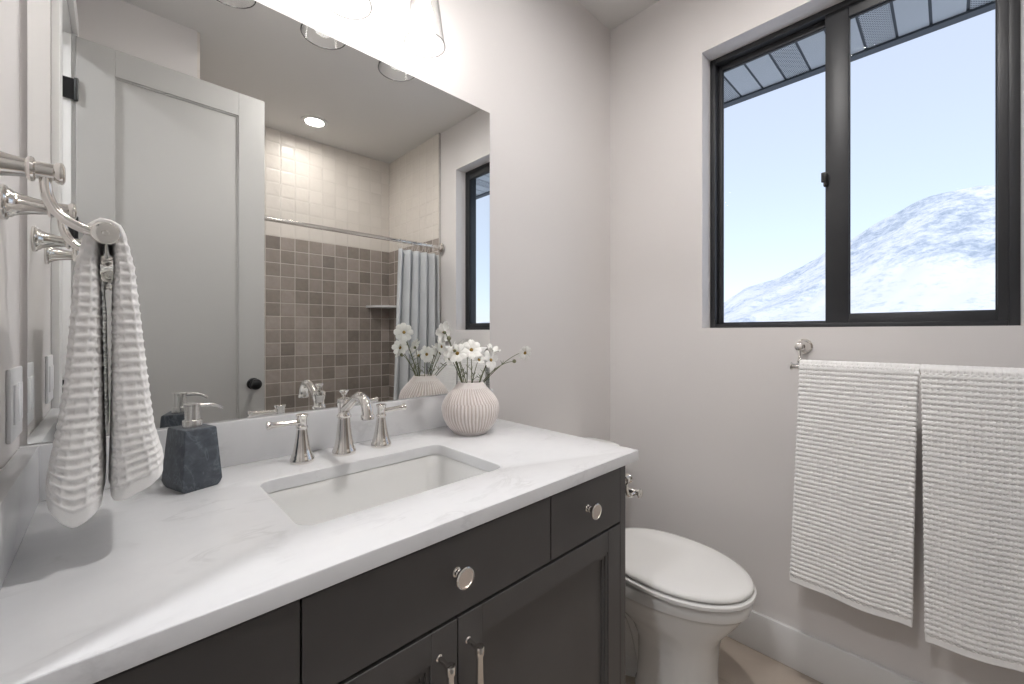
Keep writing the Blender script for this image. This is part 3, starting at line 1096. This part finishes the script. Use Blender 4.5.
# ------------------------------------------------------------------ towel bars (one design on three walls)
def towel_bar(name, label, cat, loc, rotz, L, lift, fin=1.0, group=None):
    """Local frame: wall plane x = 0, room toward +x, bar along y from 0 to L, post axis at z = 0."""
    t = thing(name, label, cat, loc, rotz, group)
    OFF = 0.117
    for s, y in ((-1, 0.0), (1, L)):
        bm = nb()
        m4 = axis_mat((0, y, 0), (1, 0, 0))
        lathe(bm, [(0.0265, 0.0), (0.0272, 0.003), (0.0265, 0.006), (0.0225, 0.008), (0.0215, 0.011), (0.0190, 0.013), (0.0160, 0.020), (0.0128, 0.034), (0.0112, 0.045), (0.0110, 0.048),
                   (0.0140, 0.0495), (0.0148, 0.052), (0.0140, 0.0545), (0.0105, 0.056), (0.0100, 0.071), (0.0125, 0.0735), (0.0135, 0.0765), (0.0128, 0.079), (0.009, 0.0805), (0.0001, 0.081)], 32, m4)
        p = link('post', bm, M['nickel'], t, local=True)
        bm = nb()
        pts = bez((0.064, y, -0.006), (0.062, y, -0.040), (0.074, y, -0.062), (0.112, y, -lift), 16)
        tube(bm, pts, [0.0058] * 17, 14)
        link('arm', bm, M['nickel'], p, local=True)
        bm = nb()
        lathe(bm, [(0.0001, 0.0150), (0.003 * fin, 0.0148), (0.0034 * fin, 0.0158), (0.0105 * fin, 0.0160), (0.0128 * fin, 0.0156), (0.0136 * fin, 0.0145), (0.0138 * fin, 0.0125), (0.0120 * fin, 0.0108), (0.0095, 0.0095), (0.0090, 0.004), (0.0092, -0.004), (0.0098, -0.009), (0.0085, -0.0105)], 32,
              axis_mat((OFF, y, -lift), (0, s, 0)))
        link('finial', bm, M['nickel'], t, local=True)
    bm = nb()
    tube(bm, [(OFF, -0.004, -lift), (OFF, L / 2, -lift), (OFF, L + 0.004, -lift)], 0.0078, 18)
    link('bar', bm, M['nickel'], t, local=True)
    return t


towel_bar('towel_bar', 'short polished nickel hand-towel bar on the left wall over the countertop', 'towel bar', (0.0, -0.405, 1.4245), 0, 0.225, 0.070, 1.06)
towel_bar('towel_bar', 'long polished nickel towel bar on the wall under the window', 'towel bar', (XW, -0.814, 1.176), PI, 0.61, 0.066, 1.0)
towel_bar('toilet_paper_holder', 'polished nickel toilet paper holder on the right side of the vanity', 'paper holder', (VX1 + 0.0004, -0.548, 0.812), 0, 0.16, 0.050, 1.0)

# ------------------------------------------------------------------ towels
CW, CH = 0.0130, 0.0147            # waffle cell


def ridge(u, p=2.2):
    """1 on the ridge line, 0 mid-cell."""
    return (0.5 + 0.5 * math.cos(2 * PI * u)) ** (p * 0.62)


def waffle(a, b):
    return max(0.62 * ridge(a / CW, 2.6), ridge(b / CH, 1.7))


def bath_towel(label, y0t, y1t, y0b, y1b, zf0, zf1, seed, pl, pr_, zback=0.62):
    """Doubled waffle towel over the bar under the window. y0 > y1 (left and right edges)."""
    XB, ZB = XW - 0.117, 1.110
    R = 0.0105
    bm = nb()
    per = 8
    wy = abs(y0t - y1t)
    ncol = round(wy / CW)
    nu = ncol * per
    topz = ZB
    Lf = topz - min(zf0, zf1)
    Lb = topz - zback
    La = PI * R
    step = CH / per
    nv = int((Lf + La + Lb) / step)
    tot = nv * step
    Lb = tot - Lf - La
    rows = []
    for j in range(nv + 1):
        s = (Lf + La + Lb) * j / nv
        row = []
        for i in range(nu + 1):
            q = i / nu
            if s < Lf:
                k = 1 - s / Lf           # 1 at the hem, 0 at the bar
                zlow = zf0 + (zf1 - zf0) * q + 0.003 * math.sin(q * 7 + seed)
                z = topz - (topz - zlow) * k
                bill = 0.006 * math.sin(q * 5 + seed) * k + 0.010 * k * k + 0.004 * math.sin(q * 11 + seed * 2) * k
                x = XB - R - bill
                nrm = Vector((-1, 0, 0))
                front = True
            elif s < Lf + La:
                a = (s - Lf) / R
                k = 0
                x = XB - R * math.cos(a)
                z = topz + R * math.sin(a)
                nrm = Vector((-math.cos(a), 0, math.sin(a)))
            else:
                kk = (s - Lf - La) / Lb
                k = -kk
                x = XB + R + 0.004 * kk
                z = topz - Lb * kk
                nrm = Vector((1, 0, 0))
            ka = abs(k)
            yl = y0t + (y0b - y0t) * ka ** pl
            yr = y1t + (y1b - y1t) * ka ** pr_
            y = yl + (yr - yl) * q
            sag = 0.0016 * math.sin(q * 9 + s * 4 + seed)
            dist_h = s
            dist_e = min(q, 1 - q) * wy
            m = smoothstep(0.017, 0.021, dist_h) * smoothstep(0.0005, 0.004, dist_e)
            h = max(0.80 * ridge(q * ncol, 2.4), ridge(j / per, 1.6)) * m + (1 - m) * 0.55
            d = 0.0062 * h
            row.append(bm.verts.new(Vector((x, y, z)) + nrm * d))
        rows.append(row)
    for A, Bq in zip(rows, rows[1:]):
        for i in range(nu):
            bm.faces.new((A[i], A[i + 1], Bq[i + 1], Bq[i]))
    o = link('bath_towel', bm, M['towel'], loc=(XB, (y0t + y1t) / 2, ZB), sharp=180)
    md = o.modifiers.new('thickness', 'SOLIDIFY')
    md.thickness = 0.009
    md.offset = -1
    # make sure the normals point outward so the thickness grows inward
    tag(o, label, 'towel', 'white waffle towels on the bar under the window')
    return o


bath_towel('white waffle bath towel on the bar under the window, nearer the toilet', -0.829, -1.1165, -0.806, -1.103, 0.386, 0.372, 0.4, 1.1, 0.5)
bath_towel('white waffle bath towel on the bar under the window, farther from the toilet', -1.1205, -1.405, -1.129, -1.412, 0.352, 0.372, 2.1, 0.6, 1.0)


def hand_towel():
    """Thick folded hand towel over the short bar, seen end-on."""
    bm = nb()
    xb, zbar = 0.117, 1.3545
    yc, hw = -0.2925, 0.1025
    # centre line of each flap (x) and half thickness by height
    front = [(0.985, 0.1505, 0.0310), (1.03, 0.1490, 0.0288), (1.08, 0.1455, 0.0240), (1.15, 0.1425, 0.0203), (1.22, 0.1395, 0.0168), (1.28, 0.1370, 0.0138), (1.32, 0.1360, 0.0108), (1.345, 0.1330, 0.0085), (1.36, 0.1305, 0.0076)]
    back = [(0.965, 0.0865, 0.0285), (1.03, 0.0890, 0.0268), (1.08, 0.0910, 0.0235), (1.15, 0.0945, 0.0193), (1.22, 0.0965, 0.0162), (1.28, 0.0978, 0.0138), (1.32, 0.0980, 0.0108), (1.345, 0.1010, 0.0085), (1.36, 0.1035, 0.0076)]
    zt = 1.356
    step = CH / 6
    n1 = int((zt - 0.995) / step)
    path = []
    for i in range(n1 + 1):
        z = 0.988 + (zt - 0.988) * i / n1
        h = lerp_tab([(a, c) for a, b, c in front], z)
        path.append((Vector((lerp_tab([(a, b) for a, b, c in front], z), yc, z)), Vector((1, 0, 0)), h))
    xf, xk = path[-1][0].x, lerp_tab([(a, b) for a, b, c in back], zt)
    xm, rr = (xf + xk) / 2, (xf - xk) / 2
    for i in range(1, 12):
        a = PI * i / 12
        path.append((Vector((xm + rr * math.cos(a), yc, zt + rr * 1.25 * math.sin(a))), Vector((math.cos(a), 0, math.sin(a))), 0.0080))
    zb0 = 0.974
    n2 = int((zt - zb0) / step)
    for i in range(n2 + 1):
        z = zt + (zb0 - zt) * i / n2
        path.append((Vector((lerp_tab([(a, b) for a, b, c in back], z), yc, z)), Vector((-1, 0, 0)), lerp_tab([(a, c) for a, b, c in back], z)))
    NP = 300
    rings = []
    s = 0.0
    prev = None
    tot = len(path)
    acc = [0.0]
    for a, b in zip(path, path[1:]):
        acc.append(acc[-1] + (b[0] - a[0]).length)
    for k, (c, nrm, ht) in enumerate(path):
        s = acc[k]
        e = min(s, acc[-1] - s)
        rnd = 1.0
        if e < 0.007:
            rnd = math.sqrt(max(0.0, 1 - ((0.007 - e) / 0.007) ** 2)) * 0.25 + 0.75
        ring = []
        hwk = hw * (1.0 + 0.07 * (1 - smoothstep(0.0, 0.30, e)))
        per = 0.0
        pts = []
        for i in range(NP):
            th = 2 * PI * i / NP
            cs, sn = math.cos(th), math.sin(th)
            ex = 2 / 4.5
            a = math.copysign(abs(cs) ** ex, cs) * ht * rnd
            yv = math.copysign(abs(sn) ** (2 / 4.5), sn) * hwk
            pts.append((a, yv))
        L = [0.0]
        for p, q in zip(pts, pts[1:] + pts[:1]):
            L.append(L[-1] + math.hypot(p[0] - q[0], p[1] - q[1]))
        cells = max(10, round(L[-1] / 0.0115))
        for i in range(NP):
            a, yv = pts[i]
            p, q = pts[i - 1], pts[(i + 1) % NP]
            tx, ty = q[0] - p[0], q[1] - p[1]
            ln = math.hypot(tx, ty) or 1
            nx, ny = ty / ln, -tx / ln
            m = smoothstep(0.016, 0.024, e)
            w = max(0.75 * ridge(L[i] / L[-1] * cells, 2.4), ridge(s / 0.0132 + 0.10 * math.sin(yv * 30), 1.5))
            d = 0.0046 * (w * m + (1 - m) * 0.5) - 0.0036
            a2, y2 = a + nx * d, yv + ny * d
            sag = -0.012 * (1 - smoothstep(0.0, 0.25, e)) * (a / max(ht, 1e-4)) * (1 if nrm.x > 0 else 1) * 0.0
            ring.append(bm.verts.new(c + nrm * a2 + Vector((0, y2, sag))))
        rings.append(ring)
    ring_faces(bm, rings, True, True, True)
    # hems dip toward their outer side: tilt the bottom of each flap
    for v in bm.verts:
        co = v.co
        k = 1 - smoothstep(0.97, 1.12, co.z)
        if k > 0:
            if co.x > xb:
                co.z += k * (0.030 * (co.x - 0.119) / 0.058)
            else:
                co.z += k * (0.030 * (max(0.0, 0.088 - co.x) / 0.028) ** 1.3 + 0.012 * max(0.0, co.x - 0.088) / 0.028)
    o = link('hand_towel', bm, M['towel'], loc=(xb, yc, zbar), sharp=180)
    tag(o, 'thick white waffle hand towel folded over the short bar on the left wall', 'towel')


hand_towel()

# ------------------------------------------------------------------ toilet
TXC = 1.535
tl = thing('toilet', 'white two-piece toilet with closed lid between the vanity and the window wall', 'toilet', (TXC, -0.40, 0))


def egg(bm, z, yb, yf, hw, n=56, wide=0.62, sq=2.4, sf=2.0):
    """closed plan outline; widest at `wide` of the way from the front to the back."""
    ymid = yf + (yb - yf) * (1 - wide)
    pts = []
    for i in range(n):
        th = 2 * PI * i / n
        c, s = math.cos(th), math.sin(th)
        if s < 0:
            e = 2 / sf
            y = ymid - (ymid - yf) * abs(s) ** e
            x = hw * math.copysign(abs(c) ** e, c)
        else:
            e = 2 / sq
            y = ymid + (yb - ymid) * abs(s) ** e
            x = hw * math.copysign(abs(c) ** e, c)
        pts.append(bm.verts.new((TXC + x, y, z)))
    return pts


bm = nb()
secs = [(0.0, -0.40, -0.655, 0.124, 0.5, 3.2, 2.5), (0.012, -0.40, -0.655, 0.124, 0.5, 3.2, 2.5), (0.022, -0.405, -0.650, 0.119, 0.5, 3.2, 2.5), (0.10, -0.41, -0.650, 0.116, 0.5, 3.2, 2.5), (0.18, -0.41, -0.655, 0.117, 0.5, 3.2, 2.5), (0.225, -0.38, -0.664, 0.124, 0.52, 3, 2.4),
        (0.262, -0.30, -0.685, 0.143, 0.54, 2.7, 2.25), (0.300, -0.12, -0.715, 0.165, 0.55, 2.5, 2.1), (0.335, -0.06, -0.737, 0.178, 0.55, 2.5, 2), (0.350, -0.05, -0.745, 0.182, 0.55, 2.5, 2), (0.353, -0.05, -0.752, 0.187, 0.55, 2.5, 2),
        (0.382, -0.05, -0.760, 0.191, 0.55, 2.5, 2), (0.391, -0.05, -0.757, 0.188, 0.55, 2.5, 2), (0.3935, -0.055, -0.745, 0.178, 0.55, 2.5, 2)]
rings = [egg(bm, z, yb, yf, hw, 56, wd, sq, sf) for z, yb, yf, hw, wd, sq, sf in secs]
ring_faces(bm, rings)
link('bowl', bm, M['porcelain'], tl, sharp=50)
bm = nb()
ring_faces(bm, [egg(bm, z, yb, yf, hw, 40, 0.5, 3) for z, yb, yf, hw in ((0.0, -0.10, -0.45, 0.105), (0.02, -0.10, -0.45, 0.100), (0.05, -0.12, -0.45, 0.066), (0.2, -0.13, -0.45, 0.060), (0.34, -0.12, -0.45, 0.085))])
for sg in (-1, 1):       # trapway bulges on the pedestal sides
    pts = bez((TXC + sg * 0.045, -0.44, 0.08), (TXC + sg * 0.050, -0.40, 0.34), (TXC + sg * 0.050, -0.26, 0.30), (TXC + sg * 0.045, -0.20, 0.02), 16)
    tube(bm, pts, 0.042, 16)
link('trapway', bm, M['porcelain'], tl)
bm = nb()
secs = [(0.4000, -0.26, -0.720, 0.150), (0.4010, -0.25, -0.750, 0.180), (0.4025, -0.243, -0.763, 0.192), (0.4040, -0.242, -0.766, 0.195), (0.413, -0.242, -0.766, 0.195), (0.4158, -0.246, -0.761, 0.190), (0.4165, -0.25, -0.745, 0.176)]
ring_faces(bm, [egg(bm, z, yb, yf, hw, 64, 0.52, 2.3) for z, yb, yf, hw in secs])
st = link('seat', bm, M['seat'], tl, sharp=60)
bm = nb()
secs = [(0.4215, -0.28, -0.700, 0.140), (0.4218, -0.255, -0.745, 0.176), (0.4235, -0.246, -0.759, 0.188), (0.4300, -0.246, -0.760, 0.189), (0.4355, -0.252, -0.754, 0.184), (0.4395, -0.27, -0.736, 0.170), (0.4418, -0.31, -0.68, 0.128), (0.4428, -0.36, -0.60, 0.07)]
ring_faces(bm, [egg(bm, z, yb, yf, hw, 64, 0.52, 2.3) for z, yb, yf, hw in secs])
link('lid', bm, M['seat'], tl, sharp=60)
for sg in (-1, 1):
    link('hinge', bx(TXC + sg * 0.075 - 0.022, TXC + sg * 0.075 + 0.022, -0.255, -0.215, 0.396, 0.430, 0.008, 3), M['seat'], tl)
bm = nb()
def tank_ring(z, hx, yb, yf, c):
    return [bm.verts.new((TXC - 0.01 + x, y, z)) for x, y in rrect(-hx, hx, yf, yb, c, 6)]
ring_faces(bm, [tank_ring(z, hx, yb, yf, 0.045) for z, hx, yb, yf in ((0.385, 0.150, -0.03, -0.175), (0.40, 0.160, -0.025, -0.190), (0.50, 0.172, -0.022, -0.198), (0.712, 0.182, -0.02, -0.205))])
tk = link('tank', bm, M['porcelain'], tl, sharp=50)
bm = nb()
ring_faces(bm, [tank_ring(z, hx, yb, yf, 0.05) for z, hx, yb, yf in ((0.712, 0.186, -0.018, -0.210), (0.716, 0.192, -0.017, -0.216), (0.738, 0.192, -0.017, -0.216), (0.746, 0.186, -0.02, -0.210), (0.750, 0.170, -0.035, -0.194))])
link('tank_lid', bm, M['porcelain'], tl, sharp=50)
bm = nb()
lathe(bm, [(0.012, 0), (0.012, 0.004), (0.006, 0.006), (0.006, 0.014), (0.0001, 0.014)], 20, axis_mat((TXC - 0.14, -0.203, 0.66), (0, -1, 0)))
tube(bm, [(TXC - 0.14, -0.213, 0.66), (TXC - 0.10, -0.217, 0.652), (TXC - 0.065, -0.217, 0.645)], [0.005, 0.0045, 0.006], 12)
link('flush_lever', bm, M['nickel'], tk)

# ------------------------------------------------------------------ bathroom door (open, behind the camera; seen in the mirror)
ang = math.atan2(-1.3222 + 1.3027, 0.699 - 0.0126)
dr = tag(bpy.data.objects.new('door_1', None), kind='structure')
COL.objects.link(dr)
dr.location = (0.0126, -1.3027, 0.0)
dr.rotation_euler = (0, 0, ang)
DW, DT, DH = 0.687, 0.035, 2.44
bm = nb()
s = 0.117
box(bm, 0, s, -DT, 0, 0.012, DH, 0.0015, 1)
box(bm, DW - s, DW, -DT, 0, 0.012, DH, 0.0015, 1)
box(bm, s, DW - s, -DT, 0, DH - s, DH, 0.0012, 1)
box(bm, s, DW - s, -DT, 0, 0.012, 0.012 + 0.20, 0.0012, 1)
box(bm, s - 0.001, DW - s + 0.001, -DT + 0.012, -0.012, 0.2, DH - s + 0.001)
# small slope round the panel
for ysgn, ya in ((1, -0.012), (-1, -DT + 0.012)):
    w_ = 0.006
    for (x0, x1, z0, z1) in ((s, s + w_, 0.212, DH - s), (DW - s - w_, DW - s, 0.212, DH - s), (s, DW - s, DH - s - w_, DH - s), (s, DW - s, 0.212, 0.212 + w_)):
        box(bm, x0, x1, min(ya, ya + ysgn * 0.006), max(ya, ya + ysgn * 0.006), z0, z1)
o = link('panel', bm, M['doorpaint'], dr, local=True)
for sg, yf in ((1, 0.0), (-1, -DT)):
    bm = nb()
    lathe(bm, [(0.030, 0.0), (0.030, 0.004), (0.027, 0.007), (0.012, 0.009), (0.011, 0.026), (0.018, 0.032), (0.0265, 0.040), (0.0285, 0.048), (0.0265, 0.055), (0.0205, 0.0595), (0.0001, 0.0605)], 32,
          axis_mat((DW - 0.052, yf, 0.962), (0, sg, 0)))
    link('door_knob', bm, M['black'], dr, local=True)
for z in (2.175, 1.61, 0.95, 0.22):
    bm = nb()
    box(bm, -0.042, 0.004, 0.0015, 0.0045, z, z + 0.085)
    box(bm, -0.004, -0.0012, -0.030, 0.004, z, z + 0.085)
    lathe(bm, [(0.0065, z - 0.003), (0.0065, z + 0.088)], 14, Matrix.Translation((0.0015, 0.006, 0)))
    link('hinge', bm, M['black'], dr, local=True)

# ------------------------------------------------------------------ switch plates on the left wall
def switch(name, label, y, z, rockers, hw, hh):
    t = thing(name, label, 'switch', (0.0, y, z), 0, 'white switch plates on the left wall')
    bm = nb()
    box(bm, 0.0, 0.006, y - hw, y + hw, z - hh, z + hh, 0.0025, 2)
    link('plate', bm, M['plate'], t)
    for k in range(rockers):
        yy = y + (k - (rockers - 1) / 2) * 0.046
        bm = nb()
        box(bm, 0.004, 0.0085, yy - 0.0165, yy + 0.0165, z - 0.033, z + 0.033, 0.0018, 2)
        link('rocker', bm, M['plate'], t)


switch('switch_plate', 'white wall plate on the left wall in the corner beside the mirror', -0.079, 1.106, 2, 0.058, 0.060)
switch('switch_plate', 'white wall plate on the left wall next to the door casing', -0.46, 1.106, 2, 0.058, 0.060)

# ------------------------------------------------------------------ shower
tub = thing('bathtub', 'white alcove bathtub below the tiled shower walls', 'bathtub', (1.17, -1.88, 0))
bm = nb()
tx0, tx1, ty0, ty1 = SX + 0.0125, TX - 0.0005, YB + 0.0005, -1.4475
def tring(d, z, c):
    return [bm.verts.new((x, y, z)) for x, y in rrect(tx0 + d, tx1 - d, ty0 + d, ty1 - d, c, 6)]
ring_faces(bm, [tring(0.0, 0.0, 0.006), tring(0.0, 0.490, 0.006), tring(0.008, 0.50, 0.01), tring(0.065, 0.50, 0.06), tring(0.078, 0.49, 0.07), tring(0.10, 0.30, 0.10), tring(0.14, 0.13, 0.12), tring(0.20, 0.115, 0.12)])
link('basin', bm, M['acrylic'], tub, sharp=50)
bm = nb()
lathe(bm, [(0.028, 0.0), (0.028, 0.003), (0.018, 0.004), (0.0001, 0.002)], 24, T(0.72, -1.88, 0.115))
link('drain', bm, M['nickel'], tub)

rod = thing('shower_rod', 'polished nickel shower rod across the tub alcove', 'curtain rod', (1.17, -1.49, 1.865))
bm = nb()
rz0, rz1 = 1.880, 1.858
RY = -1.482
rz = 1.866
tube(bm, [(SX + 0.014, RY, rz), (1.2, RY, rz), (TX - 0.002, RY, rz)], 0.0125, 20)
link('rod', bm, M['nickel'], rod)
for x, d in ((SX + 0.0124, 1), (TX, -1)):
    bm = nb()
    lathe(bm, [(0.034, 0.0), (0.034, 0.004), (0.030, 0.008), (0.018, 0.011), (0.017, 0.024), (0.0127, 0.026)], 28, axis_mat((x, RY, rz), (d, 0, 0)), cap=False)
    link('flange', bm, M['nickel'], rod)

cur = thing('shower_curtain', 'pale blue-grey shower curtain drawn to the window side of the tub', 'curtain', (1.72, RY, 0.507))
bm = nb()
cx0, cx1, cz0, cz1 = 1.555, 1.885, 0.507, 1.808
nu, nv = 150, 40
nf = 5
rows = []
for j in range(nv + 1):
    t_ = j / nv
    z = cz1 + (cz0 - cz1) * t_
    row = []
    for i in range(nu + 1):
        q = i / nu
        spread = 1.0 + 0.20 * t_
        x = cx1 - (cx1 - cx0) * (1 - q) * spread
        amp = 0.027 + 0.014 * t_ + 0.006 * math.sin(q * 9)
        ph = 2 * PI * nf * q + 0.5 * math.sin(t_ * 3 + q * 6) * t_
        y = RY + 0.003 + amp * math.sin(ph) + 0.25 * amp * math.sin(2 * ph + 1.0)
        x += 0.010 * math.sin(2 * ph) * (0.4 + t_)
        row.append(bm.verts.new((min(x, TX - 0.006), y, z)))
    rows.append(row)
for A, Bq in zip(rows, rows[1:]):
    for i in range(nu):
        bm.faces.new((A[i], A[i + 1], Bq[i + 1], Bq[i]))
o = link('cloth', bm, M['curtain'], cur, sharp=180)
md = o.modifiers.new('thickness', 'SOLIDIFY')
md.thickness = 0.002
for k in range(8):
    x = cx0 + 0.012 + (cx1 - cx0 - 0.03) * k / 7
    bm = nb()
    R = 0.034
    tube(bm, [(x + 0.004 * math.sin(a), RY + R * 0.62 * math.sin(a), rz - 0.020 + R * math.cos(a)) for a in [2 * PI * i / 28 for i in range(29)]], 0.0018, 8)
    link('ring', bm, M['nickel'], cur)

# corner shelf
bm = nb()
n = 14
L = 0.215
pts = [(0, 0)] + [(L * math.cos(PI / 2 * i / n) ** 0.9 if i < n else 0, L * math.sin(PI / 2 * i / n) ** 0.9 if i else 0) for i in range(n + 1)]
for z in (1.440, 1.458):
    pass
lo = [bm.verts.new((TX - a, YB + b, 1.440)) for a, b in pts]
hi = [bm.verts.new((TX - a, YB + b, 1.458)) for a, b in pts]
ring_faces(bm, [lo, hi])
o = link('corner_shelf', bm, M['quartz'], loc=(TX, YB, 1.44), sharp=30)
tag(o, 'white stone corner shelf on the taupe shower tile', 'shelf')
